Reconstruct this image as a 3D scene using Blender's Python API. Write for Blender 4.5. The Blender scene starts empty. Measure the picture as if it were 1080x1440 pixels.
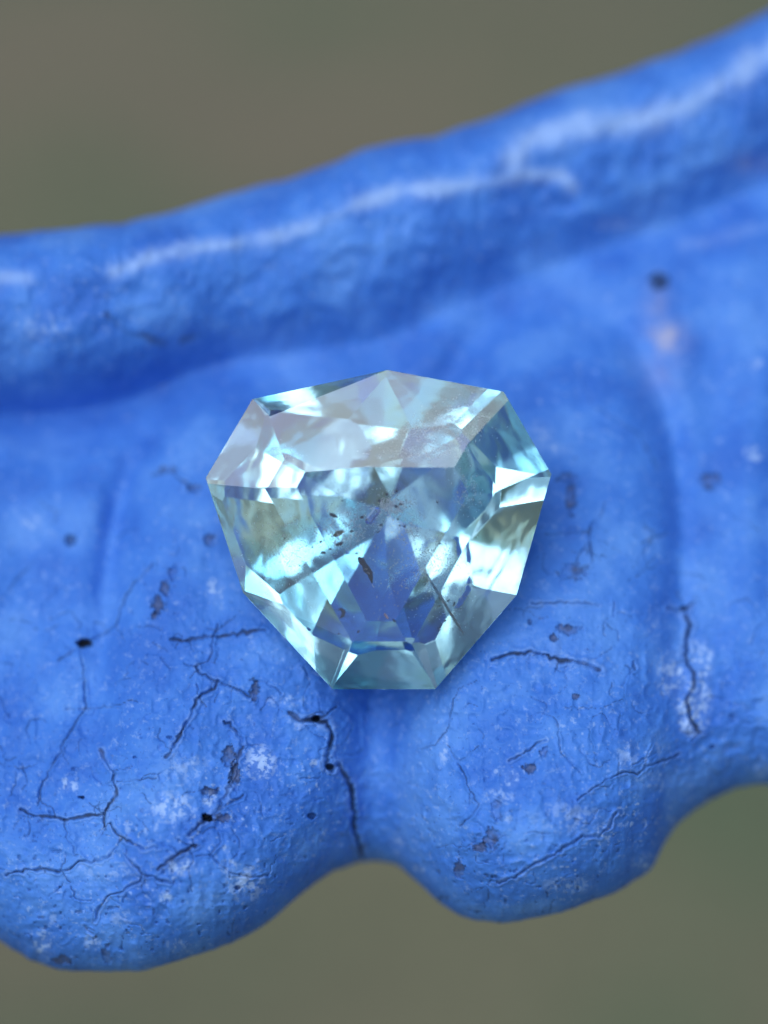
import bpy, bmesh, math, random
import numpy as np
from mathutils import Vector, Matrix

random.seed(7)
rng = np.random.default_rng(11)
SC = bpy.context.scene
SC.unit_settings.scale_length = 0.002          # one unit is about 2 mm: the stone is about 1 cm across

# ------------------------------------------------------------------ camera, sky, sun, exposure
TILT = math.radians(56)                        # the camera looks down at 34 degrees below the horizon
ROT = Matrix.Rotation(TILT, 3, 'X')
D = 40.0
FOCUS_Z = 1.05
cam_d = bpy.data.cameras.new('camera')
cam = bpy.data.objects.new('camera', cam_d)
SC.collection.objects.link(cam)
cam.location = ROT @ Vector((0, 0, D))
cam.rotation_euler = (TILT, 0, 0)
cam_d.sensor_fit = 'VERTICAL'
cam_d.lens = 500
cam_d.sensor_height = 500 * 14.4 / D
cam_d.sensor_width = cam_d.sensor_height * 0.75
cam_d.clip_start = 1
cam_d.clip_end = 20000
cam_d.dof.use_dof = True
cam_d.dof.focus_distance = D - FOCUS_Z
cam_d.dof.aperture_fstop = 0.21
SC.camera = cam

_p, _a = math.radians(28.5), math.radians(126)
SUN_LOCAL = Vector((math.sin(_p) * math.cos(_a), math.sin(_p) * math.sin(_a), math.cos(_p)))     # towards the light, in the frame of the tilted object
SUN = ROT @ SUN_LOCAL
elev = math.asin(SUN.z)
azim = math.atan2(SUN.x, SUN.y)
world = bpy.data.worlds.new('World')
SC.world = world
world.use_nodes = True
wn = world.node_tree
wn.nodes.clear()
sky = wn.nodes.new('ShaderNodeTexSky')
sky.sky_type = 'NISHITA'
sky.sun_disc = False
sky.sun_elevation = elev
sky.sun_rotation = azim
sky.air_density = 1.0
sky.dust_density = 1.8
sky.ozone_density = 1.0
bg = wn.nodes.new('ShaderNodeBackground')
bg.inputs['Strength'].default_value = 0.085
wo = wn.nodes.new('ShaderNodeOutputWorld')
wn.links.new(sky.outputs[0], bg.inputs[0])
wn.links.new(bg.outputs[0], wo.inputs[0])
sl = bpy.data.lights.new('sun', 'SUN')
sl.energy = 1.15
sl.angle = math.radians(49)
sl.color = (0.80, 0.89, 1.0)
so = bpy.data.objects.new('sun', sl)
SC.collection.objects.link(so)
so.rotation_euler = SUN.to_track_quat('Z', 'Y').to_euler()
SC.view_settings.view_transform = 'Standard'
SC.view_settings.look = 'None'
SC.view_settings.gamma = 1
SC.view_settings.exposure = 0.61
cy = SC.cycles
cy.max_bounces = 24
cy.transmission_bounces = 24
cy.glossy_bounces = 16
cy.diffuse_bounces = 4
cy.transparent_max_bounces = 16
cy.caustics_reflective = True
cy.caustics_refractive = True
cy.blur_glossy = 0.3
cy.sample_clamp_indirect = 6
cy.use_denoising = True

# ------------------------------------------------------------------ helpers
def loc(px, py, z):
    """A spot of the object seen at photo position (px, py) when z units proud of the origin plane."""
    k = (D - z) / D
    return Vector(((px - 540) / 100 * k, (720 - py) / 100 * k, z))

def link(o, parent=None):
    SC.collection.objects.link(o)
    if parent is not None:
        o.parent = parent
    return o

def mesh_obj(name, bm, mat, parent=None, smooth=False):
    me = bpy.data.meshes.new(name)
    bm.to_mesh(me)
    bm.free()
    me.materials.append(mat)
    if smooth:
        me.shade_smooth()
    return link(bpy.data.objects.new(name, me), parent)

def empty(name, label, cat):
    o = bpy.data.objects.new(name, None)
    o.rotation_euler = (TILT, 0, 0)
    o['label'] = label
    o['category'] = cat
    return link(o)

def mat(name):
    m = bpy.data.materials.new(name)
    m.use_nodes = True
    nt = m.node_tree
    nt.nodes.clear()
    out = nt.nodes.new('ShaderNodeOutputMaterial')
    return m, nt, out

def node(nt, kind, **kw):
    n = nt.nodes.new(kind)
    for k, v in kw.items():
        if hasattr(n, k):
            setattr(n, k, v)
        else:
            n.inputs[k.replace('_', ' ')].default_value = v
    return n

def mixc(nt, fac, a, b, blend='MIX'):
    n = nt.nodes.new('ShaderNodeMix')
    n.data_type = 'RGBA'
    n.blend_type = blend
    for i, v in ((0, fac), (6, a), (7, b)):
        if hasattr(v, 'is_linked') or isinstance(v, bpy.types.NodeSocket):
            nt.links.new(v, n.inputs[i])
        else:
            n.inputs[i].default_value = v
    return n.outputs[2]

def ramp(nt, src, stops):
    n = nt.nodes.new('ShaderNodeValToRGB')
    el = n.color_ramp.elements
    while len(el) < len(stops):
        el.new(0.5)
    for e, (p, c) in zip(el, stops):
        e.position = p
        e.color = c if len(c) == 4 else (*c, 1)
    nt.links.new(src, n.inputs[0])
    return n.outputs[0]

def g(v):
    return (v, v, v, 1)

# ------------------------------------------------------------------ ground far below
def build_ground():
    m, nt, out = mat('mossy_earth')
    tc = node(nt, 'ShaderNodeTexCoord')
    b = node(nt, 'ShaderNodeBsdfPrincipled', Roughness=0.95)
    n1 = node(nt, 'ShaderNodeTexNoise', Scale=0.011, Detail=3.0, Roughness=0.5)
    n2 = node(nt, 'ShaderNodeTexNoise', Scale=0.25, Detail=6.0, Roughness=0.65)
    mp = node(nt, 'ShaderNodeMapping')
    mp.inputs['Location'].default_value = (20, 37, 11)
    nt.links.new(tc.outputs['Object'], mp.inputs[0])
    nt.links.new(mp.outputs[0], n1.inputs[0])
    nt.links.new(tc.outputs['Object'], n2.inputs[0])
    c = ramp(nt, n1.outputs[0], [(0.36, GREEN), (0.5, OLIVE), (0.64, BROWN)])
    d = ramp(nt, n2.outputs[0], [(0.3, g(0.55)), (0.7, g(1.4))])
    nt.links.new(mixc(nt, 1.0, c, d, 'MULTIPLY'), b.inputs['Base Color'])
    nt.links.new(b.outputs[0], out.inputs[0])
    bm = bmesh.new()
    n, size = 80, 6000.0
    def h(x, y):
        return 6 * math.sin(x * .011 + 1) * math.cos(y * .013) + 3 * math.sin(x * .037 + y * .021)
    def w(i):
        t = i / n * 2 - 1
        return size * (0.12 * t + 0.88 * t ** 3)
    vs = [[bm.verts.new((w(i), w(j), h(w(i), w(j)))) for j in range(n + 1)] for i in range(n + 1)]
    for i in range(n):
        for j in range(n):
            bm.faces.new((vs[i][j], vs[i + 1][j], vs[i + 1][j + 1], vs[i][j + 1]))
    o = mesh_obj('ground', bm, m, smooth=True)
    o.location = (0, 0, -260)
    o['kind'] = 'structure'

GREEN = (0.108, 0.140, 0.070, 1)
OLIVE = (0.160, 0.152, 0.084, 1)
BROWN = (0.200, 0.160, 0.098, 1)
build_ground()

# ------------------------------------------------------------------ the painted casting
def lattice(seed, n=64):
    return np.random.default_rng(seed).random((n, n))

_L = [lattice(100 + i, 128) for i in range(8)]

def vnoise(x, y, scale, seed=0, octaves=1, rough=0.5):
    tot = np.zeros_like(x, dtype=float)
    amp, norm = 1.0, 0.0
    for o in range(octaves):
        L = _L[(seed + o) % 8]
        fx = x / scale + 13.7 * (seed + o)
        fy = y / scale + 7.3 * (seed + 2 * o)
        ix = np.floor(fx).astype(int)
        iy = np.floor(fy).astype(int)
        tx = fx - ix
        ty = fy - iy
        tx = tx * tx * tx * (tx * (tx * 6 - 15) + 10)
        ty = ty * ty * ty * (ty * (ty * 6 - 15) + 10)
        N = 128
        a = L[ix % N, iy % N] * (1 - tx) + L[(ix + 1) % N, iy % N] * tx
        b = L[ix % N, (iy + 1) % N] * (1 - tx) + L[(ix + 1) % N, (iy + 1) % N] * tx
        tot += amp * (a * (1 - ty) + b * ty - 0.5)
        norm += amp
        amp *= rough
        scale /= 2.03
    return tot / norm * 2

TOP = [(-500, 400), (-250, 372), (-100, 345), (0, 329), (80, 324), (180, 313), (260, 292), (330, 270), (400, 252), (470, 228), (520, 207),
       (560, 198), (620, 190), (700, 161), (780, 130), (860, 106), (950, 74), (1010, 50), (1080, 14), (1200, -60), (1350, -150), (1600, -290)]
BOT = [(-500, 1240), (-350, 1150), (-250, 1140), (-160, 1170), (-90, 1240), (-40, 1295), (0, 1322), (40, 1350), (80, 1362), (140, 1366), (200, 1365), (250, 1352), (300, 1335), (345, 1318),
       (370, 1303), (400, 1276), (430, 1252), (470, 1224), (500, 1212), (525, 1210), (555, 1216), (585, 1238), (615, 1268), (640, 1286),
       (670, 1295), (710, 1297), (760, 1291), (810, 1275), (860, 1256), (905, 1232), (920, 1218), (930, 1188), (950, 1160), (980, 1135), (1020, 1113), (1060, 1103), (1100, 1103),
       (1160, 1125), (1220, 1165), (1300, 1180), (1400, 1165), (1500, 1100), (1600, 1000)]
GROOVE = [(-500, 600), (-200, 590), (0, 580), (100, 578), (180, 565), (250, 530), (320, 505), (420, 492), (520, 480), (590, 460), (650, 425), (750, 385), (850, 350), (950, 310), (1080, 255), (1300, 150), (1600, 0)]

def smooth_curve(pts, xs, r):
    p = np.array(pts, float)
    fine = np.arange(p[0, 0] - 60, p[-1, 0] + 60, 2.0)
    y = np.interp(fine, p[:, 0], p[:, 1])
    k = np.exp(-0.5 * (np.arange(-3 * r, 3 * r + 1, 2.0) / r) ** 2)
    y = np.convolve(np.pad(y, len(k) // 2, mode='edge'), k / k.sum(), 'valid')[:len(fine)]
    return np.interp(xs, fine, y)

def curves_at(x):
    top = smooth_curve(TOP, x, 9)
    bot = smooth_curve(BOT, x, 5)
    gro = smooth_curve(GROOVE, x, 22)
    one = np.zeros_like(x)
    top = top + 2.5 * vnoise(x, one, 34, 3, 2)
    bot = bot + 2.6 * vnoise(x, one, 24, 1, 3)
    return top, bot, gro

def bump1(t):
    return np.exp(-t * t)

def surface(x, y, top, bot, gro):
    """Height of the casting towards the camera (units) at photo-plane position x, y."""
    base = 0.62 - 0.0036 * (1130 - y) - 0.0000009 * np.clip(700 - y, 0, 9e9) ** 2
    low = 1 / (1 + np.exp(-(y - 900) / 90))
    z = base + low * (0.55 * bump1((x - 190) / 210) + 0.62 * bump1((x - 775) / 190) + 0.5 * bump1((x - 1330) / 190) + 0.5 * bump1((x + 370) / 190)) - 0.25 * low
    # raised eggs with a shallow channel round them, the band between them sinks to a valley
    for (cx, cy, rx, ry, h) in ((330, 960, 172, 400, 0.56), (762, 880, 176, 405, 0.60), (-245, 1000, 170, 400, 0.42), (1290, 800, 185, 400, 0.45)):
        t = (np.abs((x - cx + (y - cy) * 0.04) / rx) ** 2.5 + np.abs((y - cy) / ry) ** 2.5) ** 0.4
        z = z + 1.0 * h * (1 - 1 / (1 + np.exp(-(t - 0.96) / 0.115)))
        z = z - (0.12 + 0.14 * (y < cy - 150)* np.clip((cy - 150 - y) / 150, 0, 1)) * bump1((t - 1.10) / 0.10) / (1 + np.exp((y - cy - 60) / 70)) + 0.07 * bump1((t - 1.30) / 0.13) / (1 + np.exp((y - cy + 60) / 80))
    z = z - 0.38 * bump1((x - 528 + (y - 1100) * 0.06) / 42) / (1 + np.exp(-(y - 980) / 45))
    z = z - 0.42 * bump1((x - 540) / 62) * bump1((y - 740) / 190)
    z = z + 0.16 * (bump1((x - 398) / 75) + bump1((x - 672) / 75)) * bump1((y - 925) / 75)
    # left flank channel and right flank channel
    z = z - 0.16 * bump1((x - 158) / 30) * bump1((y - 760) / 160)
    z = z + 0.20 * bump1((x - 1052) / 40) * bump1((y - 700) / 260)
    z = z - 0.05 * bump1((x - 985) / 44) * bump1((y - 640) / 190)
    # lumps
    z = z + 0.055 * vnoise(x, y, 92, 2, 2) + 0.022 * vnoise(x, y, 26, 5, 2) + 0.0065 * vnoise(x, y, 8.5, 1, 3)
    lowm = np.clip((y - 780) / 200, 0, 1)
    z = z + 0.030 * lowm * (1 - 2 * np.abs(vnoise(x, y, 21, 6, 2))) + 0.010 * lowm * (1 - 2 * np.abs(vnoise(x, y, 9, 0, 2)))
    # bottom rim rolls away from the camera
    R = 185 + 22 * np.sin(x / 70.0)
    d = np.clip((bot - y) / R, 0, 1)
    z = z - 1.95 * (1 - np.sqrt(np.clip(1 - (1 - d) ** 2, 0, 1)))
    # the body meets the rolled bar in a groove, deepest at the left
    left = bump1((x - 105) / 135)
    gd = 0.13 + 0.72 * left
    z = z - gd * bump1((y - gro) / (48 + 18 * left)) * (y > gro) - gd * (y <= gro)
    xg = 0.62 - 0.0036 * (1130 - gro) - 0.0000009 * np.clip(700 - gro, 0, 9e9) ** 2 - 0.25 * 0
    c = top + 0.36 * (gro - top)
    t_lo = np.clip((y - c) / (gro - c), 0, 1)
    pw = 2.2 + 1.6 * bump1((x - 60) / 300)
    prof = 1 - (0.2 * t_lo + 0.8 * t_lo ** pw)
    t_up = np.clip((c - y) / (c - top), 0, 1)
    crest = xg + 0.60 + 0.30 * bump1((x - 60) / 300)
    bar = crest - (crest - (xg - gd)) * (1 - prof)
    bar = bar - 1.35 * (1 - np.sqrt(np.clip(1 - t_up ** 2.4, 0, 1)))
    bar = bar + 0.05 * bump1((t_lo - 0.62) / 0.10) / (1 + np.exp(-(x - 640) / 40))
    bar = bar + 0.13 * vnoise(x, y, 75, 4, 3) + 0.045 * (1 - 2 * np.abs(vnoise(x, y, 42, 1, 3))) + 0.16 * bump1((x - 90) / 70) * bump1((y - 455) / 38)
    m = 1 / (1 + np.exp(-(y - gro) / (20 - 7 * bump1((x - 60) / 300))))
    z = z * m + bar * (1 - m)
    return z

def jag(pts, amp=1.6, step=5.0, seed=0):
    r = np.random.default_rng(seed)
    out = []
    for (x0, y0), (x1, y1) in zip(pts[:-1], pts[1:]):
        L = math.hypot(x1 - x0, y1 - y0)
        n = max(1, int(L / step))
        nx, ny = -(y1 - y0) / (L + 1e-9), (x1 - x0) / (L + 1e-9)
        for i in range(n):
            t = i / n
            a = r.normal(0, amp * 0.55) if i else 0
            out.append((x0 + (x1 - x0) * t + nx * a, y0 + (y1 - y0) * t + ny * a))
    out.append(pts[-1])
    return out

def c5(*p):
    return [(x / 2.25, 740 + y / 2.25) for x, y in p]

def c6(*p):
    return [(440 + x / 1.6875, 740 + y / 1.6875) for x, y in p]

CRACKS = [  # (points, width in px, strength)
    (c5((485, 120), (440, 165), (400, 215), (378, 265), (368, 315), (330, 340), (290, 360), (245, 385), (185, 425)), 2.2, .8),
    (c5((255, 390), (262, 440), (268, 500), (272, 575), (240, 620), (200, 690), (160, 770), (130, 830), (120, 885)), 2.0, .75),
    (c5((272, 578), (320, 575), (375, 565), (410, 550), (435, 555)), 1.7, .7),
    (c5((368, 315), (385, 350), (395, 365)), 1.5, .5),
    (c5((540, 358), (600, 360), (660, 350), (720, 345), (760, 338), (840, 328)), 3.0, .8),
    (c5((690, 310), (675, 350), (672, 400), (655, 430), (620, 445), (585, 435)), 1.9, .8),
    (c5((620, 445), (640, 470), (690, 490), (740, 510), (790, 540)), 2.3, .9),
    (c5((690, 490), (680, 515), (640, 530), (620, 550), (605, 600), (580, 640), (560, 680), (525, 730)), 2.7, .9),
    (c5((622, 500), (625, 530)), 1.6, .7),
    (c5((790, 487), (830, 492), (870, 510), (890, 530)), 1.8, .7),
    (c5((915, 590), (950, 615), (1000, 612), (1035, 620), (1050, 660), (1040, 710), (1030, 760), (1050, 775), (1075, 755)), 4.2, 1),
    (c5((1000, 612), (1040, 590), (1065, 570)), 2.4, .8),
    (c6((60, 565), (85, 600), (95, 650), (100, 720), (118, 785)), 4.2, 1),
    (c5((708, 615), (740, 640), (765, 670), (770, 700)), 2.4, .9),
    (c5((770, 700), (750, 730), (735, 790), (715, 850), (690, 900), (650, 930), (600, 975)), 3.0, .9),
    (c5((770, 850), (720, 880), (690, 910)), 2.2, .8),
    (c5((318, 708), (335, 745), (360, 775), (358, 800), (370, 850), (345, 880), (330, 920), (332, 950)), 2.6, .9),
    (c5((350, 940), (370, 975), (400, 995), (450, 1020), (500, 1018)), 2.3, .9),
    (c5((360, 775), (412, 765)), 1.8, .8),
    (c5((370, 808), (420, 805), (455, 800), (495, 798)), 1.7, .7),
    (c5((65, 895), (100, 912), (160, 920), (200, 928), (260, 920), (330, 910)), 2.5, .9),
    (c5((205, 928), (208, 960), (215, 995), (235, 1015), (235, 1035)), 1.7, .7),
    (c5((20, 1105), (90, 1085), (150, 1085), (200, 1090), (230, 1078), (250, 1060), (290, 1065), (340, 1050), (370, 1015), (385, 990)), 2.4, .9),
    (c5((200, 1095), (225, 1140), (240, 1180), (290, 1185)), 1.6, .7),
    (c5((620, 1010), (575, 1030), (540, 1055), (500, 1085)), 2.6, .9),
    (c5((395, 1040), (420, 1070), (450, 1100), (490, 1110), (540, 1130)), 2.0, .9),
    (c5((450, 1100), (430, 1130), (390, 1155), (350, 1165), (320, 1200), (300, 1250)), 2.2, .9),
    (c5((270, 1265), (295, 1290)), 2.2, .7),
    (c5((665, 1040), (700, 1075), (740, 1100), (800, 1110), (850, 1105)), 2.0, .8),
    (c5((620, 1045), (665, 1040), (700, 1000), (690, 970)), 1.6, .7),
    (c5((430, 315), (490, 318), (510, 330)), 1.4, .6), (c5((485, 370), (530, 395)), 1.4, .6), (c5((510, 415), (540, 455)), 1.4, .6),
    (c5((430, 475), (375, 490)), 1.3, .5), (c5((0, 240), (50, 170), (110, 110)), 1.8, .5), (c5((0, 540), (30, 605)), 1.6, .6),
    (c5((30, 295), (100, 305)), 1.6, .5), (c5((0, 430), (40, 440)), 1.6, .5),
    (c6((520, 182), (580, 180), (630, 180), (680, 188)), 1.8, .9),
    (c6((425, 318), (460, 305), (520, 298), (580, 315), (640, 325), (680, 342)), 3.0, 1),
    (c6((390, 365), (345, 385), (332, 420), (320, 480), (290, 520), (255, 530)), 1.5, .7),
    (c6((320, 520), (350, 570), (370, 620), (395, 660), (375, 690), (348, 712)), 1.8, .8),
    (c6((395, 520), (350, 555)), 1.4, .7),
    (c6((555, 508), (530, 515), (500, 540), (465, 557)), 1.7, .9),
    (c6((583, 487), (590, 540), (635, 585)), 1.6, .8),
    (c6((628, 650), (660, 625), (700, 600), (740, 583), (770, 590), (790, 570), (840, 555), (870, 540)), 1.9, .9),
    (c6((805, 520), (790, 550), (760, 565)), 1.4, .7),
    (c6((440, 848), (480, 835), (520, 805), (560, 785), (600, 760), (640, 735), (680, 738), (700, 720), (720, 680)), 2.3, .9),
    (c6((845, 195), (880, 200), (905, 180)), 2.8, .9),
    (c6((885, 200), (895, 240), (885, 270), (885, 310), (905, 350), (905, 380), (890, 410), (895, 450), (910, 475), (920, 490)), 3.4, 1),
    (c6((920, 490), (900, 510)), 2.4, .8),
    (c6((540, 20), (650, 15)), 1.6, .7), (c6((660, 0), (655, 30), (665, 70)), 2.3, .8), (c6((780, 40), (840, 15)), 1.8, .6),
    (c6((715, 180), (715, 215)), 2.0, .7), (c6((600, 430), (680, 432), (735, 410)), 1.2, .6), (c6((710, 370), (705, 400)), 1.2, .6),
    (c6((760, 320), (765, 340)), 2, .7), (c6((740, 380), (720, 500)), 1.0, .35), (c6((655, 480), (672, 560)), 1.0, .4),
    ([(215, 668), (240, 663), (262, 678), (275, 692)], 2.6, .5), ([(862, 770), (905, 800), (935, 880)], 1.0, .3),
    ([(800, 742), (826, 748), (838, 730)], 1.8, .6), ([(812, 520), (840, 575), (900, 610), (925, 660)], 2.4, .35),
    ([(150, 442), (180, 470), (230, 480)], 5, .35), ([(255, 480), (285, 470)], 5, .3),
]
def hairs():
    r = random.Random(21)
    out = []
    while len(out) < 150:
        x, y = r.uniform(-10, 1080), r.uniform(700, 1340)
        if 300 < x < 760 and y < 950:
            continue
        a = r.uniform(0, 2 * math.pi)
        p = [(x, y)]
        for _ in range(r.randint(4, 14)):
            a += r.gauss(0, 0.45)
            x, y = x + 5 * math.cos(a), y + 5 * math.sin(a)
            p.append((x, y))
        out.append((p, r.uniform(1.1, 2.1)))
    for pts, w, s in CRACKS:                       # side branches off the wider cracks
        if w < 1.9 or pts[0][1] < 700:
            continue
        for _ in range(2 + int(w > 2.5) * 2):
            i = r.randrange(len(pts) - 1)
            t = r.random()
            x, y = pts[i][0] * (1 - t) + pts[i + 1][0] * t, pts[i][1] * (1 - t) + pts[i + 1][1] * t
            a = math.atan2(pts[i + 1][1] - pts[i][1], pts[i + 1][0] - pts[i][0]) + r.choice((-1, 1)) * r.uniform(0.6, 1.5)
            p = [(x, y)]
            for _ in range(r.randint(3, 9)):
                a += r.gauss(0, 0.5)
                x, y = x + 4.5 * math.cos(a), y + 4.5 * math.sin(a)
                p.append((x, y))
            out.append((p, r.uniform(1.5, 2.4)))
    return out

HAIRS = hairs()
HOLES = [(118, 904, 12, 6, 1), (444, 1010, 7, 5, 1), (745, 875, 3.5, 4, .9), (1002, 1050, 4, 4, 1), (928, 396, 13, 11, .75), (99, 760, 8, 7, .55), (464, 1078, 6, 5, .9), (292, 1150, 9, 5, 1),
         (103, 1082, 3, 3, .7), (116, 1121, 5, 3, .8), (190, 1065, 3, 2, .7), (238, 1037, 4, 2, .7), (962, 855, 6, 3, .8), (438, 1148, 6, 4, .6), (1030, 1010, 4, 6, .5), (335, 1248, 5, 3, .6)]
CHIPS = [(806, 803, 20, 11), (800, 886, 18, 8), (779, 897, 6, 6), (222, 850, 9, 12), (232, 828, 7, 12), (243, 805, 6, 10), (217, 866, 5, 6), (293, 760, 9, 8), (358, 972, 6, 17), (322, 1065, 10, 14),
         (330, 1090, 8, 22), (295, 1113, 13, 6), (312, 1150, 16, 6), (699, 1140, 9, 14), (692, 1178, 11, 15), (676, 1192, 12, 6), (646, 1224, 8, 13), (745, 1081, 9, 7), (766, 1057, 6, 8), (802, 700, 8, 22), (796, 672, 16, 7),
         (272, 688, 10, 6), (1000, 676, 14, 10), (238, 660, 12, 5), (810, 980, 5, 4), (1012, 1205, 5, 5), (340, 1355, 8, 5), (88, 1352, 14, 7), (150, 1345, 7, 14)]
SCUFFS = [(366, 1072, 20, 22, 1), (240, 1135, 32, 20, .9), (296, 1125, 10, 14, .9), (45, 732, 14, 12, .8), (302, 832, 12, 18, .9), (310, 824, 8, 8, .8), (950, 950, 26, 30, 1), (975, 985, 24, 44, 1), (985, 935, 18, 36, 1), (966, 1010, 14, 20, 1), (700, 1120, 22, 12, .6), (800, 1150, 50, 24, .4), (150, 1225, 40, 14, .45), (98, 1106, 14, 7, .9),
          (92, 1100, 6, 8, .8), (255, 1220, 22, 12, .9), (345, 1240, 24, 26, .8), (322, 1218, 12, 10, .9), (318, 1194, 5, 6, .9), (233, 1262, 8, 9, 1), (204, 1240, 6, 6, .8), (441, 1073, 5, 5, 1),
          (624, 1050, 6, 26, .8), (720, 1096, 9, 14, .8), (702, 1086, 8, 6, .8), (712, 1150, 8, 8, .6), (258, 1080, 36, 20, .45), (60, 1330, 12, 22, .8), (130, 1325, 12, 12, .6), (250, 1330, 18, 10, .5), (180, 1160, 5, 12, .6), (205, 1165, 5, 12, .6), (220, 1162, 4, 12, .6),
          (848, 1175, 10, 16, .8), (882, 1060, 16, 22, .5), (920, 1100, 30, 14, .35), (560, 1185, 10, 18, .5), (590, 1222, 8, 6, .7), (800, 1245, 36, 12, .5), (910, 1215, 20, 14, .6), (1062, 512, 12, 10, .8), (1060, 638, 14, 11, .8), (1072, 1080, 10, 16, .7),
          (958, 860, 5, 5, .5), (400, 985, 24, 10, .6), (420, 1020, 10, 8, .5), (170, 1290, 16, 12, .4), (70, 1290, 18, 10, .4), (920, 880, 10, 24, .4), (770, 925, 60, 40, .15), (760, 610, 22, 20, .4), (780, 632, 12, 10, .6), (60, 460, 40, 20, .45), (870, 315, 34, 13, .6)]
WARM = [(938, 474, 24, 22, .9), (925, 430, 20, 40, .3), (930, 520, 30, 30, .3), (1055, 230, 26, 14, .4)]
BANDS = [  # pale scuffs along the bar, its highlight painted in with them
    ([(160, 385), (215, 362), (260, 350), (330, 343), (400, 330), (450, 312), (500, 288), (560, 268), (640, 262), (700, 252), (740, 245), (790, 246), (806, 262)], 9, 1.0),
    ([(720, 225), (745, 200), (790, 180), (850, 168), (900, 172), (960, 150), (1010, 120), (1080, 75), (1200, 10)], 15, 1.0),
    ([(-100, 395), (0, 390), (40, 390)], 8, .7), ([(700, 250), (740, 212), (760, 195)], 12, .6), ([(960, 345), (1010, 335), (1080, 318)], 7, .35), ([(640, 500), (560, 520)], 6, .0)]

def rasterise(X, Y, x0, dx, segs, width):
    """min over segments of distance/width, restricted to the columns near each segment"""
    F = np.full(X.shape, 9.0)
    for (ax, ay), (bx, by) in zip(segs[:-1], segs[1:]):
        pad = 4 * width + 3
        i0 = max(0, int((min(ax, bx) - pad - x0) / dx))
        i1 = min(X.shape[0], int((max(ax, bx) + pad - x0) / dx) + 2)
        if i1 <= i0:
            continue
        jy = Y[(i0 + i1) // 2]
        j0 = max(0, int(np.searchsorted(jy, min(ay, by) - pad - 30)))
        j1 = min(X.shape[1], int(np.searchsorted(jy, max(ay, by) + pad + 30)))
        if j1 <= j0:
            continue
        x = X[i0:i1, j0:j1]
        y = Y[i0:i1, j0:j1]
        L2 = (bx - ax) ** 2 + (by - ay) ** 2 + 1e-9
        t = np.clip(((x - ax) * (bx - ax) + (y - ay) * (by - ay)) / L2, 0, 1)
        d = np.hypot(x - ax - t * (bx - ax), y - ay - t * (by - ay)) / width
        F[i0:i1, j0:j1] = np.minimum(F[i0:i1, j0:j1], d)
    return F

def paint_material():
    m, nt, out = mat('blue_paint')
    b = node(nt, 'ShaderNodeBsdfPrincipled', Roughness=0.5)
    b.inputs['Specular IOR Level'].default_value = 0.22
    tc = node(nt, 'ShaderNodeTexCoord')
    def noise(scale, detail, rough=0.55):
        n = node(nt, 'ShaderNodeTexNoise', Scale=scale, Detail=detail, Roughness=rough)
        nt.links.new(tc.outputs['Object'], n.inputs[0])
        return n.outputs[0]
    def attr(name):
        return node(nt, 'ShaderNodeAttribute', attribute_name=name).outputs['Fac']
    c = ramp(nt, noise(0.9, 5), [(0.34, PAINT_DEEP), (0.5, PAINT), (0.64, PAINT_PALE)])
    # small flecks of pale chalky paint
    f = ramp(nt, noise(9.0, 5, 0.7), [(0.56, g(0)), (0.74, g(0.45))])
    c = mixc(nt, f, c, CHALK)
    # fine darker grime pores
    p = ramp(nt, noise(16.0, 3, 0.6), [(0.26, g(0.5)), (0.38, g(0))])
    c = mixc(nt, p, c, (0.012, 0.045, 0.22, 1))
    c = mixc(nt, attr('scuff_highlight'), c, CHALK)
    c = mixc(nt, attr('warm'), c, (0.42, 0.42, 0.55, 1))
    c = mixc(nt, attr('chip'), c, ramp(nt, noise(14, 4), [(0.35, (0.035, 0.050, 0.10, 1)), (0.6, (0.085, 0.105, 0.19, 1))]))
    c = mixc(nt, attr('grime'), c, (0.004, 0.008, 0.016, 1))
    c = mixc(nt, attr('crack'), c, (0.014, 0.030, 0.068, 1))
    nt.links.new(c, b.inputs['Base Color'])
    n1 = noise(7.0, 6, 0.6)
    bp = node(nt, 'ShaderNodeBump', Strength=0.22, Distance=0.04)
    nt.links.new(n1, bp.inputs['Height'])
    bp2 = node(nt, 'ShaderNodeBump', Strength=0.3, Distance=0.008)
    nt.links.new(noise(32.0, 4, 0.6), bp2.inputs['Height'])
    nt.links.new(bp.outputs[0], bp2.inputs['Normal'])
    nt.links.new(bp2.outputs[0], b.inputs['Normal'])
    r = ramp(nt, noise(5.0, 3), [(0.3, g(0.5)), (0.7, g(0.7))])
    nt.links.new(r, b.inputs['Roughness'])
    nt.links.new(b.outputs[0], out.inputs[0])
    return m

PAINT = (0.060, 0.212, 0.66, 1)
PAINT_DEEP = (0.042, 0.160, 0.57, 1)
PAINT_PALE = (0.098, 0.275, 0.72, 1)
CHALK = (0.37, 0.54, 0.85, 1)

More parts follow.
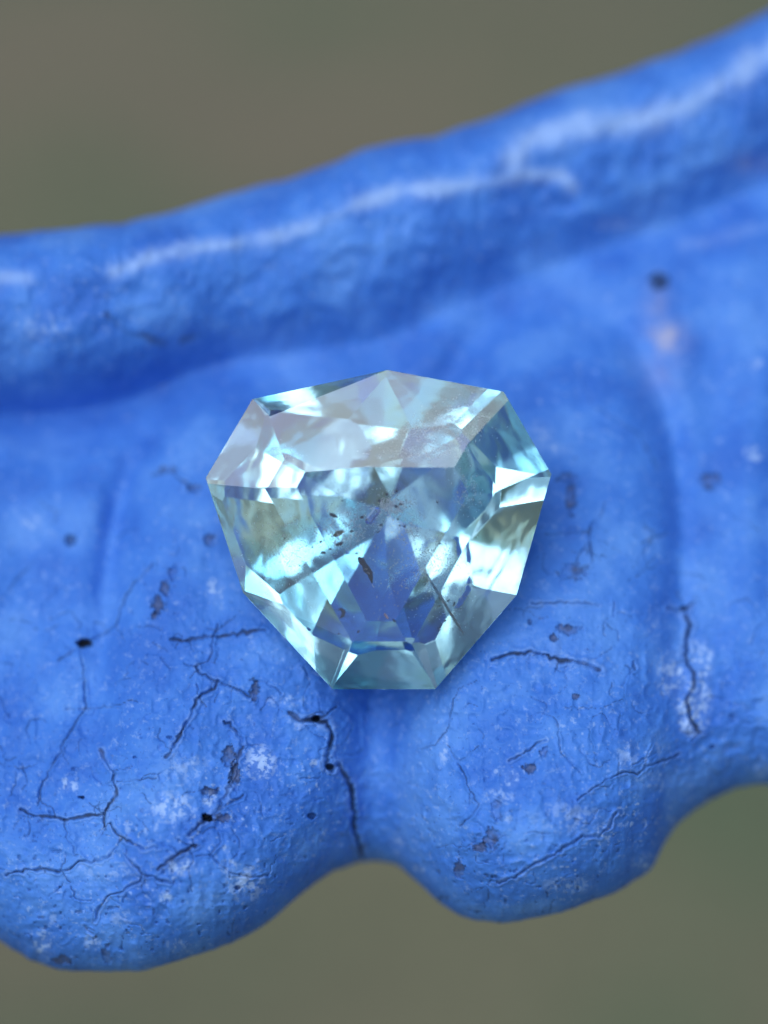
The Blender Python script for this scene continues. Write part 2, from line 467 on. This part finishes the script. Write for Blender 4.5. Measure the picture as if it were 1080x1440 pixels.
def build_casting():
    root = empty('ornamental_casting', 'cobalt blue painted casting with rolled rim, scalloped edge and cracked paint, under the gemstone', 'ornament')
    xs = np.concatenate([np.arange(-420, -40, 8.0), np.arange(-40, 1120, 1.45), np.arange(1120, 1500, 8.0)])
    top, bot, gro = curves_at(xs)
    # rows: bar from the top silhouette to the groove, body from the groove to the bottom silhouette
    nb, nt_ = 74, 470
    tb = 0.5 - 0.5 * np.cos(np.linspace(0, math.pi, nb) * 0.5)      # clustered at the top edge
    tb = 2 * tb / (2 * tb[-1])
    u = np.linspace(0, 1, nt_)
    dens = u * 0.62 + 0.38 * (1 - (1 - u) ** 2.2)
    end = 1 - (1 - dens) ** 1.0
    tt = end.copy()
    # cluster last rows at the rim
    tail = 1 - (1 - np.linspace(0, 1, 30)) ** 2
    k = np.searchsorted(tt, 0.955)
    tt = np.concatenate([tt[:k], 0.955 + (1 - 0.955) * tail[0:]])
    mat_ = paint_material()

    def grid(t, lo, hi):
        X = np.repeat(xs[:, None], len(t), 1)
        Y = lo[:, None] + (hi - lo)[:, None] * t[None, :]
        return X, Y

    def part(name, X, Y, back_first, back_last):
        T = np.repeat(top[:, None], X.shape[1], 1)
        B = np.repeat(bot[:, None], X.shape[1], 1)
        G = np.repeat(gro[:, None], X.shape[1], 1)
        Z = surface(X, Y, T, B, G)
        grime = np.zeros_like(X)
        crack = np.zeros_like(X)
        scuff_highlight = np.zeros_like(X)
        warm = np.zeros_like(X)
        chip = np.zeros_like(X)
        i0 = int(np.searchsorted(xs, -40))
        i1 = int(np.searchsorted(xs, 1120))
        sl_ = slice(i0, i1)
        x, y = X[sl_], Y[sl_]
        wob = 0.85 + 0.6 * vnoise(x, y, 9, 3, 2)
        vv = vnoise(x, y, 26, 7, 2)
        for n, (pts, w, s) in enumerate(CRACKS):
            segs = jag(pts, amp=1.5 + 0.2 * w, step=4.5, seed=n)
            d = rasterise(x, y, xs[i0], 1.45, segs, w * 0.66)
            d = d / np.clip(wob, 0.45, 1.8)
            core = np.clip(1.35 - d, 0, 1)
            fade = np.clip(0.9 + 0.9 * vv, 0.4, 1)
            Z[sl_] -= 0.030 * s * fade * w * np.clip(1.5 - d, 0, 1.2) * 0.5
            Z[sl_] += 0.026 * s * np.exp(-((d - 3.0) / 1.3) ** 2)           # lifted lips
            crack[sl_] = np.maximum(crack[sl_], core * s * fade * 0.9)
            if w > 2.4:
                chip[sl_] = np.maximum(chip[sl_], 0.6 * np.clip(2.1 - d, 0, 1) * np.clip(0.4 + 1.6 * vnoise(x, y, 17, 2, 2), 0, 1))
            if s > 0.85:
                scuff_highlight[sl_] = np.maximum(scuff_highlight[sl_], 0.22 * np.exp(-((d - 2.8) / 1.4) ** 2) * (0.5 + 0.9 * vnoise(x, y, 12, 6, 2)).clip(0, 1))
        for n, (pts, w) in enumerate(HAIRS):
            d = rasterise(x, y, xs[i0], 1.45, pts, w * 0.5) / np.clip(wob, 0.5, 1.7)
            core = np.clip(1.35 - d, 0, 1)
            Z[sl_] -= 0.024 * core
            crack[sl_] = np.maximum(crack[sl_], core * 0.6 * np.clip(0.6 + 1.2 * vv, 0, 1))
        nz = vnoise(x, y, 15, 0, 3, 0.65)
        nf = vnoise(x, y, 6, 4, 3, 0.7)
        for (cx, cy, rx, ry, s) in HOLES:
            d = np.hypot((x - cx) / rx, (y - cy) / ry) + 0.55 * nf
            f = np.clip((1.1 - d) / 0.35, 0, 1)
            big = 1.0 if rx > 4.5 else 0.55
            Z[sl_] -= 0.14 * s * f * big
            grime[sl_] = np.maximum(grime[sl_], f * s * big)
        for (cx, cy, rx, ry) in CHIPS:
            d = np.hypot((x - cx) / rx, (y - cy) / ry) + 0.75 * nf
            f = np.clip((1.0 - d) / 0.25, 0, 1)
            Z[sl_] -= 0.04 * f
            Z[sl_] += 0.02 * np.exp(-((d - 1.1) / 0.12) ** 2)
            grime[sl_] = np.maximum(grime[sl_], 0.45 * np.exp(-((d - 0.9) / 0.13) ** 2) * np.clip(0.6 + 1.5 * nz, 0, 1))
            chip[sl_] = np.maximum(chip[sl_], 0.8 * f * np.clip(0.75 + 1.2 * nz, 0.15, 1))
        for (cx, cy, rx, ry, s) in SCUFFS:
            d = np.hypot((x - cx) / rx, (y - cy) / ry)
            f = np.clip(1.25 - d - 0.2 * (1 - s), 0, 1) ** 0.5 * np.clip((0.18 + 1.9 * nf + 1.1 * nz - 0.35 * d) * 2.6, 0.12 * (d < 1.2), 1) * s
            scuff_highlight[sl_] = np.maximum(scuff_highlight[sl_], np.clip(f, 0, 0.9))
        for (cx, cy, rx, ry, s) in WARM:
            d = np.hypot((x - cx) / rx, (y - cy) / ry)
            warm[sl_] = np.maximum(warm[sl_], np.exp(-d * d) * s * np.clip(0.8 + nz, 0, 1))
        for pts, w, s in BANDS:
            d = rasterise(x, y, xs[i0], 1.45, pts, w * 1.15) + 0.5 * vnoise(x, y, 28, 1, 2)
            scuff_highlight[sl_] = np.maximum(scuff_highlight[sl_], np.exp(-np.clip(d, 0, 9) ** 2) * s * 0.7 * np.clip(0.85 + 0.9 * vnoise(x, y, 55, 2, 3), 0.45, 1))
        # loose speckle of worn white on the lower lobes
        sp = np.clip((vnoise(x, y, 5.2, 2, 2) - 0.52) * 5, 0, 1) * np.clip((y - 820) / 300, 0, 1) * np.clip(vnoise(x, y, 70, 5, 2) + 0.35, 0, 1)
        scuff_highlight[sl_] = np.maximum(scuff_highlight[sl_], 0.75 * sp)
        pit = np.clip((vnoise(x, y, 7.2, 6, 2) - 0.56) * 6, 0, 1) * np.clip((y - 1000) / 250, 0, 1)
        Z[sl_] -= 0.03 * pit
        grime[sl_] = np.maximum(grime[sl_], 0.45 * pit)
        K = (D - Z) / D
        PX = (X - 540) / 100 * K
        PY = (720 - Y) / 100 * K
        rows_x, rows_y, rows_z = [PX], [PY], [Z]
        at = {'crack': crack, 'grime': grime, 'scuff_highlight': scuff_highlight, 'warm': warm, 'chip': chip}
        def back(col, sign, dz):
            zz = Z[:, col] - dz
            return PX[:, col:col + 1] if col >= 0 else PX[:, -1:], PY[:, col][:, None] + sign, zz[:, None]
        pre, post = 0, 0
        def extra(col, offs):
            r = []
            for (dy, dz) in offs:
                r.append((PX[:, col][:, None], PY[:, col][:, None] + dy, (Z[:, col] - dz)[:, None]))
            return r
        if back_first:
            e = extra(0, back_first)
            pre = len(e)
            rows_x = [a for a, _, _ in e] + rows_x
            rows_y = [b_ for _, b_, _ in e] + rows_y
            rows_z = [c_ for _, _, c_ in e] + rows_z
        if back_last:
            e = extra(-1, back_last)
            post = len(e)
            rows_x += [a for a, _, _ in e]
            rows_y += [b_ for _, b_, _ in e]
            rows_z += [c_ for _, _, c_ in e]
        AX, AY, AZ = np.concatenate(rows_x, 1), np.concatenate(rows_y, 1), np.concatenate(rows_z, 1)
        nx, ny = AX.shape
        co = np.stack([AX, AY, AZ], -1).reshape(-1, 3).astype(np.float32)
        idx = np.arange(nx * ny).reshape(nx, ny)
        q = np.stack([idx[:-1, :-1], idx[:-1, 1:], idx[1:, 1:], idx[1:, :-1]], -1).reshape(-1, 4)
        me = bpy.data.meshes.new(name)
        me.vertices.add(len(co))
        me.vertices.foreach_set('co', co.ravel())
        me.loops.add(q.size)
        me.loops.foreach_set('vertex_index', q.ravel().astype(np.int32))
        me.polygons.add(len(q))
        me.polygons.foreach_set('loop_start', (np.arange(len(q)) * 4).astype(np.int32))
        me.polygons.foreach_set('loop_total', np.full(len(q), 4, np.int32))
        me.update(calc_edges=True)
        for k_, v in at.items():
            a = me.attributes.new(k_, 'FLOAT', 'POINT')
            full = np.pad(v, ((0, 0), (pre, post)))
            a.data.foreach_set('value', full.ravel().astype(np.float32))
        me.materials.append(mat_)
        me.shade_smooth()
        return link(bpy.data.objects.new(name, me), root)

    cut = gro + 2
    Xb, Yb = grid(tb, top, cut)
    part('rolled_rim', Xb, Yb, [(-0.9, 3.4), (-0.45, 2.6), (-0.12, 1.6), (-0.01, 0.7)], None)
    Xs, Ys = grid(tt, cut, bot)
    part('scalloped_body', Xs, Ys, None, [(0.01, 0.25), (0.04, 0.6), (0.16, 1.1), (0.45, 1.7), (1.0, 2.3), (4.0, 2.8)])
    return root

casting = build_casting()

# ------------------------------------------------------------------ the gemstone
# girdle outline and crown corners in photo-plane pixels
GIR = {'A': (545, 520), 'B': (708, 551), 'C': (775, 667), 'D': (727, 837), 'E': (612, 969), 'F': (468, 969), 'G': (341, 834), 'H': (289, 672), 'I': (355, 561)}
ORD = 'ABCDEFGHI'
Qp = {1: (414, 621), 2: (656, 626), 3: (697, 691), 4: (578, 903), 5: (496, 901), 6: (375, 688)}
Tp = {1: (434, 657), 2: (638, 658), 3: (658, 694), 4: (555, 872), 5: (516, 872), 6: (418, 686)}
H_T = 0.345          # heights over the girdle

PLANES = []
def inside(p, margin=0.03):
    '''Sinks a point until it lies inside the stone's crown.'''
    z = p.z - GZ
    for c, n in PLANES:
        if n[2] > 0.2:
            z = min(z, c[2] - (n[0] * (p.x - c[0]) + n[1] * (p.y - c[1])) / n[2] - margin)
    return Vector((p.x, p.y, z + GZ))

def build_gem(girdle_z):
    k = (D - girdle_z) / D
    def P(p):
        return np.array([(p[0] - 540) / 100 * k, (720 - p[1]) / 100 * k])
    G = {c: P(GIR[c]) for c in ORD}
    Q = {i: P(Qp[i]) for i in range(1, 7)}
    T = {i: P(Tp[i]) for i in range(1, 7)}
    mid = P((530, 740))
    def through_edge(p, q, zp, zq, tilt):
        """plane holding the edge p-q and falling outwards at the given tilt"""
        e = q - p
        o = np.array([e[1], -e[0]]) / np.linalg.norm(e)
        if np.dot(o, p - mid) < 0:
            o = -o
        e3 = np.array([e[0], e[1], zq - zp])
        d3 = np.array([o[0], o[1], -math.tan(math.radians(tilt))])
        n = np.cross(e3, d3)
        n /= np.linalg.norm(n)
        return (np.array([p[0], p[1], zp]), n if n[2] > 0 else -n)
    def zat(pl, p):
        c, n = pl
        return c[2] - (n[0] * (p[0] - c[0]) + n[1] * (p[1] - c[1])) / n[2]
    def three(*ps):
        ps = [np.array([*p, z_]) for p, z_ in ps]
        n = np.cross(ps[1] - ps[0], ps[2] - ps[0])
        n /= np.linalg.norm(n)
        return (ps[0], n if n[2] > 0 else -n)
    planes = [(np.array([0, 0, H_T]), np.array([0, 0, 1.0]))]
    tier = {i: through_edge(T[i], T[i % 6 + 1], H_T, H_T, 10) for i in range(1, 7)}
    planes += list(tier.values())
    zq = {i: 0.5 * (zat(tier[i], Q[i]) + zat(tier[(i - 2) % 6 + 1], Q[i])) for i in Q}
    main = {k_: through_edge(Q[i], Q[j], zq[i], zq[j], t) for k_, i, j, t in (('UL', 6, 1, 21), ('TOP', 1, 2, 18), ('UR', 2, 3, 14), ('R', 3, 4, 22), ('BOT', 4, 5, 22), ('L', 5, 6, 23))}
    planes += list(main.values())
    zg = {'I': zat(main['UL'], G['I']), 'H': (zat(main['UL'], G['H']) + zat(main['L'], G['H'])) / 2, 'A': zat(main['TOP'], G['A']), 'B': zat(main['UR'], G['B']),
          'C': (zat(main['UR'], G['C']) + zat(main['R'], G['C'])) / 2, 'D': zat(main['R'], G['D']), 'E': zat(main['BOT'], G['E']), 'F': zat(main['BOT'], G['F']), 'G': zat(main['L'], G['G'])}
    for a_, b_, q_ in (('A', 'I', 1), ('A', 'B', 2), ('D', 'E', 4), ('G', 'F', 5)):
        planes.append(three((G[a_], zg[a_]), (G[b_], zg[b_]), (Q[q_], zq[q_])))
    z = {('g', c): v for c, v in zg.items()}
    XY = {('g', c): G[c] for c in ORD}
    # girdle walls and pavilion
    cul = P((545, 722))
    DEPTH = 2.05
    gv = [XY[('g', c)] for c in ORD]
    for i in range(9):
        a, b = gv[i], gv[(i + 1) % 9]
        e = b - a
        out = np.array([e[1], -e[0]])
        out /= np.linalg.norm(out)
        if np.dot(out, a - cul) < 0:
            out = -out
        dist = np.dot(a - cul, out)
        zc = min(z[('g', ORD[i])], z[('g', ORD[(i + 1) % 9])]) - 0.05
        planes.append((np.array([*((a + b) / 2), 0]), np.array([out[0], out[1], 0.0])))
        steep = math.radians(STEEP[i])
        planes.append((np.array([*((a + b) / 2), zc]), np.array([out[0] * math.sin(steep), out[1] * math.sin(steep), -math.cos(steep)])))
    for i in range(9):                                   # corner facets between the side facets
        a, b, c_ = gv[i - 1], gv[i], gv[(i + 1) % 9]
        ns = []
        for p_, q_ in ((a, b), (b, c_)):
            e = q_ - p_
            o_ = np.array([e[1], -e[0]]) / np.linalg.norm(e)
            ns.append(o_ if np.dot(o_, p_ - cul) > 0 else -o_)
        m_ = ns[0] + ns[1]
        m_ /= np.linalg.norm(m_)
        st = math.radians(CORNER[i])
        planes.append((np.array([b[0], b[1], z[('g', ORD[i])] - 0.07]), np.array([m_[0] * math.sin(st), m_[1] * math.sin(st), -math.cos(st)])))
    for (az, ang, off) in MAINS:
        a_ = math.radians(az)
        s_ = math.radians(ang)
        planes.append((np.array([cul[0], cul[1], -DEPTH + off]), np.array([math.cos(a_) * math.sin(s_), math.sin(a_) * math.sin(s_), -math.cos(s_)])))
    PLANES[:] = planes
    bm = bmesh.new()
    bmesh.ops.create_cube(bm, size=12)
    for c, n in planes:
        res = bmesh.ops.bisect_plane(bm, geom=bm.verts[:] + bm.edges[:] + bm.faces[:], dist=1e-5, plane_co=Vector(c), plane_no=Vector(n), clear_outer=True)
        ed = [e_ for e_ in res['geom_cut'] if isinstance(e_, bmesh.types.BMEdge)]
        if len(ed) >= 3:
            bmesh.ops.edgeloop_fill(bm, edges=ed)
    bmesh.ops.remove_doubles(bm, verts=bm.verts[:], dist=0.004)
    bmesh.ops.dissolve_limit(bm, angle_limit=0.01, verts=bm.verts[:], edges=bm.edges[:])
    bmesh.ops.bevel(bm, geom=[e_ for e_ in bm.edges if len(e_.link_faces) == 2 and e_.calc_length() > 0.05], offset=0.007, segments=1, affect='EDGES', clamp_overlap=True)
    bmesh.ops.recalc_face_normals(bm, faces=bm.faces[:])
    return bm

STEEP = [55, 54, 50, 53, 54, 56, 58, 54, 57]          # from horizontal, per girdle side
CORNER = [52, 52, 49, 50, 51, 50, 49, 52, 52]
MAINS = [(97, 37, -.04), (131, 36, .02), (166, 35.5, -.03), (195, 36, .05), (218, 35, .0), (245, 33, .0), (268, 33, -.06), (299, 32, .03), (320, 36, -.02), (344, 34.5, -.05), (14, 35.5, .04), (55, 35, -.03)]

WAVE = (2.2, 0.7, 0.095)      # waviness scale, strength and softness of the hand-polished pavilion
MILK = 0.012
def gem_material():
    m, nt, out = mat('pale_aquamarine')
    gl = node(nt, 'ShaderNodeBsdfGlass', IOR=1.76, Roughness=0.0)
    gl.inputs['Color'].default_value = (1, 1, 1, 1)
    tc = node(nt, 'ShaderNodeTexCoord')
    n = node(nt, 'ShaderNodeTexNoise', Scale=5.0, Detail=3.0, Roughness=0.6)
    nt.links.new(tc.outputs['Object'], n.inputs[0])
    n.noise_dimensions = '3D'
    n2 = node(nt, 'ShaderNodeTexNoise', Scale=WAVE[0], Detail=1.0, Roughness=0.4, Distortion=0.3)
    nt.links.new(tc.outputs['Object'], n2.inputs[0])
    pav = node(nt, 'ShaderNodeAttribute', attribute_name='pavilion').outputs['Fac']
    hm = mixc(nt, pav, n.outputs[0], n2.outputs[0])
    st = ramp(nt, pav, [(0.0, g(0.02)), (1.0, g(WAVE[1]))])
    ro = ramp(nt, pav, [(0.0, g(0.0)), (1.0, g(WAVE[2]))])
    nt.links.new(ro, gl.inputs['Roughness'])
    bp = node(nt, 'ShaderNodeBump', Strength=0.06, Distance=0.02)
    nt.links.new(st, bp.inputs['Strength'])
    nt.links.new(hm, bp.inputs['Height'])
    nt.links.new(bp.outputs[0], gl.inputs['Normal'])
    nt.links.new(gl.outputs[0], out.inputs['Surface'])
    va = node(nt, 'ShaderNodeVolumeAbsorption', Density=0.33)
    va.inputs['Color'].default_value = (0.40, 0.74, 0.80, 1)
    vs_ = node(nt, 'ShaderNodeVolumeScatter', Density=MILK)
    vs_.inputs['Color'].default_value = (0.9, 1, 1, 1)
    ad = node(nt, 'ShaderNodeAddShader')
    nt.links.new(va.outputs[0], ad.inputs[0])
    nt.links.new(vs_.outputs[0], ad.inputs[1])
    nt.links.new(ad.outputs[0], out.inputs['Volume'])
    return m

def surf_at(px, py):
    x = np.array(px, float)
    top, bot, gro = curves_at(x)
    return surface(x, np.array(py, float), top, bot, gro)

def place_gem():
    root = empty('gemstone', 'pale aqua faceted trillion-cut gemstone with dark specks inside, resting on the blue painted casting', 'gemstone')
    bm = build_gem(1.1)
    # lower the stone until its pavilion meets the casting
    lift = -9
    for f in bm.faces:
        if f.normal.z < -0.2:
            vs = [v.co for v in f.verts]
            for a in vs:
                for b in vs:
                    for t in (0, .25, .5):
                        p = a.lerp(b, t)
                        s = float(surf_at([540 + p.x * 100], [720 - p.y * 100])[0])
                        lift = max(lift, s - p.z)
    gz = lift - 0.02
    bm.free()
    bm = build_gem(gz)
    body = mesh_obj('faceted_body', bm, gem_material(), root)
    body.location.z = gz
    a = body.data.attributes.new('pavilion', 'FLOAT', 'FACE')
    a.data.foreach_set('value', [1.0 if p.normal.z < -0.1 else 0.0 for p in body.data.polygons])
    return root, gz

gem, GZ = place_gem()


# ------------------------------------------------------------------ what lies inside the stone
def simple(name, col, rough=0.5, alpha=1.0):
    m, nt, out = mat(name)
    b = node(nt, 'ShaderNodeBsdfPrincipled', Roughness=rough)
    b.inputs['Base Color'].default_value = (*col, 1)
    b.inputs['Alpha'].default_value = alpha
    b.inputs['Specular IOR Level'].default_value = 0.0
    nt.links.new(b.outputs[0], out.inputs[0])
    return m

DARK = simple('dark_mineral', (0.006, 0.035, 0.075), 0.7)
OLIVE_M = simple('olive_mineral', (0.10, 0.13, 0.09), 0.4)
PINK_M = simple('pink_mineral', (0.55, 0.38, 0.38), 0.4)
GREY_M = simple('grey_mineral', (0.14, 0.24, 0.32), 0.6)
SILK = simple('milky_silk', (0.85, 0.93, 0.95), 0.8, 0.32)

def lump(bm, c, rx, ry, rz, ang, seed, jit=0.22, sub=2):
    r = random.Random(seed)
    res = bmesh.ops.create_icosphere(bm, subdivisions=sub, radius=1)
    ca, sa = math.cos(ang), math.sin(ang)
    for v in res['verts']:
        k = 1 + r.uniform(-jit, jit)
        x, y, z = v.co.x * rx * k, v.co.y * ry * k, v.co.z * rz * k
        v.co = Vector((c.x + x * ca - y * sa, c.y + x * sa + y * ca, c.z + z))

def tube(bm, pts, rads, n=6):
    rings = []
    for i, p in enumerate(pts):
        d = (pts[min(i + 1, len(pts) - 1)] - pts[max(i - 1, 0)]).normalized()
        u = d.cross(Vector((0, 0, 1))).normalized()
        w = d.cross(u)
        rings.append([bm.verts.new(p + (u * math.cos(2 * math.pi * k / n) + w * math.sin(2 * math.pi * k / n)) * rads[i]) for k in range(n)])
    for a, b in zip(rings[:-1], rings[1:]):
        for k in range(n):
            bm.faces.new((a[k], a[(k + 1) % n], b[(k + 1) % n], b[k]))
    bm.faces.new(rings[0][::-1])
    bm.faces.new(rings[-1])

SPECKS = [(469, 725, 6.5, 2.8, -20), (509, 727, 3.4, 2.5, 10), (534, 704, 4, 2.6, 10), (495, 747, 3, 2, 0), (477, 765, 6, 2.8, 15), (453, 761, 2.6, 1.8, 20),
          (455, 777, 4.5, 2.3, 5), (465, 772, 2.2, 1.6, 0), (536, 738, 2.6, 1.6, 10), (502, 778, 3.4, 1.3, 0), (563, 709, 3.4, 2.2, 10), (557, 712, 3, 2.6, 0), (615, 706, 2, 1.6, 0),
          (569, 740, 2.2, 1.8, 0), (562, 739, 1.6, 1.8, 0), (560, 730, 2.2, 1.5, 0), (544, 695, 2.6, 2, 0), (558, 690, 2.4, 1.8, 30), (618, 764, 1.8, 1.2, 0), (479, 890, 2.2, 1.3, 0),
          (505, 887, 2.6, 1.8, 60), (554, 872, 3.2, 1.4, -45), (625, 872, 2.3, 1.5, 0), (618, 851, 2.4, 1.1, 20), (629, 844, 2.6, 1.3, 10), (617, 882, 2.6, 1, 10), (638, 849, 1.4, 4, -20), (633, 864, 2, 1.4, 0), (422, 795, 2, 1.4, 0), (440, 769, 1.8, 1.4, 0), (403, 755, 1.8, 1.3, 0), (532, 748, 2.6, 1.2, 20), (482, 704, 2, 1, 0)]

def inclusions():
    top = GZ + H_T
    r = random.Random(5)
    for i, (px, py, rx, ry, a) in enumerate(SPECKS):
        bm = bmesh.new()
        lump(bm, inside(loc(px, py, top - r.uniform(0.10, 0.25)), 0.06), rx / 118, ry / 118, ry / 118, math.radians(a), i)
        mesh_obj('dark_speck', bm, DARK, gem, True)
    bm = bmesh.new()                                                   # curved dark fleck low at the left
    tube(bm, [inside(loc(x, y, top - 0.1), .05) for x, y in ((476, 857), (480, 856), (484, 860), (483, 865), (478, 869))], [.012, .016, .028, .024, .006])
    mesh_obj('dark_fleck', bm, DARK, gem)
    bm = bmesh.new()                                                   # ragged dark strand under the table
    pts = [(503, 784), (508, 788), (512, 794), (516, 800), (519, 806), (521, 812), (522, 820)]
    tube(bm, [loc(x + r.uniform(-1.5, 1.5), y, top - 0.2 - .02 * i) for i, (x, y) in enumerate(pts)], [.02, .045, .035, .05, .04, .03, .008])
    mesh_obj('dark_strand', bm, DARK, gem)
    bm = bmesh.new()
    lump(bm, loc(476, 750, top - 0.2), .085, .035, .03, math.radians(28), 77)
    mesh_obj('olive_crystal', bm, OLIVE_M, gem)
    bm = bmesh.new()
    lump(bm, loc(543, 866, top - 0.15), .045, .018, .018, math.radians(-55), 78)
    mesh_obj('pink_crystal', bm, PINK_M, gem)
    # prism-shaped clear crystal with a dark outline
    bm = bmesh.new()
    c = loc(524, 725, top - 0.2)
    ax = Vector((math.cos(math.radians(52)), math.sin(math.radians(52)), 0.15)).normalized()
    tube(bm, [c - ax * .135, c - ax * .11, c + ax * .11, c + ax * .135], [.02, .05, .05, .02])
    m, nt, out = mat('clear_crystal')
    gl = node(nt, 'ShaderNodeBsdfGlass', IOR=0.86, Roughness=0.02)
    gl.inputs['Color'].default_value = (0.9, 0.9, 1.0, 1)
    nt.links.new(gl.outputs[0], out.inputs[0])
    mesh_obj('clear_crystal', bm, m, gem)
    bm = bmesh.new()
    lump(bm, loc(489, 777, top - 0.15), .028, .028, .028, 0, 5, 0.0)
    mesh_obj('bubble', bm, m, gem, True)
    # long growth needle running down to the lower right
    bm = bmesh.new()
    a, b = inside(loc(598, 806, top - 0.2), .05), inside(loc(652, 893, GZ + 0.2), .05)
    tube(bm, [a.lerp(b, t / 8) + Vector((r.uniform(-.006, .006), 0, 0)) for t in range(9)], [.008, .014, .018, .02, .02, .018, .02, .016, .008])
    mesh_obj('growth_needle', bm, GREY_M, gem)
    # silk and healed fractures: thousands of tiny pale platelets
    bm = bmesh.new()
    patches = [(553, 712, 17, 11, 260, 1.5), (484, 748, 30, 20, 300, 1.1), (575, 745, 14, 16, 120, 1.0), (520, 720, 60, 30, 200, .8), (610, 790, 34, 30, 260, .9), (630, 850, 30, 28, 90, .7),
               (405, 770, 45, 45, 330, .9), (600, 612, 60, 18, 260, .9), (640, 590, 35, 25, 130, .9), (590, 640, 55, 8, 160, .9), (560, 800, 50, 60, 240, .8), (655, 690, 20, 26, 90, 1.1), (400, 640, 24, 14, 70, .8)]
    for (cx, cy, sx, sy, n, size) in patches:
        for _ in range(n):
            px, py = r.gauss(cx, sx * .6), r.gauss(cy, sy * .6)
            p = loc(px, py, GZ + r.uniform(0.0, 0.17) if cy < 660 or px > 655 else top - 0.12 - abs(r.gauss(0, .2)))
            p = inside(p, 0.05)
            s_ = size * r.uniform(.5, 1.5) / 100
            a_ = r.uniform(0, math.pi)
            u = Vector((math.cos(a_), math.sin(a_), r.uniform(-.5, .5))) * s_ * r.uniform(1, 2.4)
            w = Vector((-math.sin(a_), math.cos(a_), r.uniform(-.5, .5))) * s_ * .6
            n_ = u.cross(w).normalized() * 0.0025
            q = [p + u, p + w, p - u, p - w]
            vt = [bm.verts.new(v + n_) for v in q] + [bm.verts.new(v - n_) for v in q]
            bm.faces.new(vt[:4])
            bm.faces.new(vt[7:3:-1])
            for k in range(4):
                bm.faces.new((vt[k], vt[4 + k], vt[4 + (k + 1) % 4], vt[(k + 1) % 4]))
    o = mesh_obj('silk_platelets', bm, SILK, gem)
    o['kind'] = 'stuff'
    # a bluer growth zone in the middle of the stone
    m, nt, out = mat('blue_growth_zone')
    va = node(nt, 'ShaderNodeVolumeAbsorption', Density=ZONE)
    va.inputs['Color'].default_value = (0.12, 0.68, 0.82, 1)
    nt.links.new(va.outputs[0], out.inputs['Volume'])
    bm = bmesh.new()
    lump(bm, loc(490, 800, GZ - 0.45), 1.1, .72, .5, math.radians(-25), 3, 0.04, 3)
    mesh_obj('blue_zone', bm, m, gem, True)

ZONE = 0.8
inclusions()
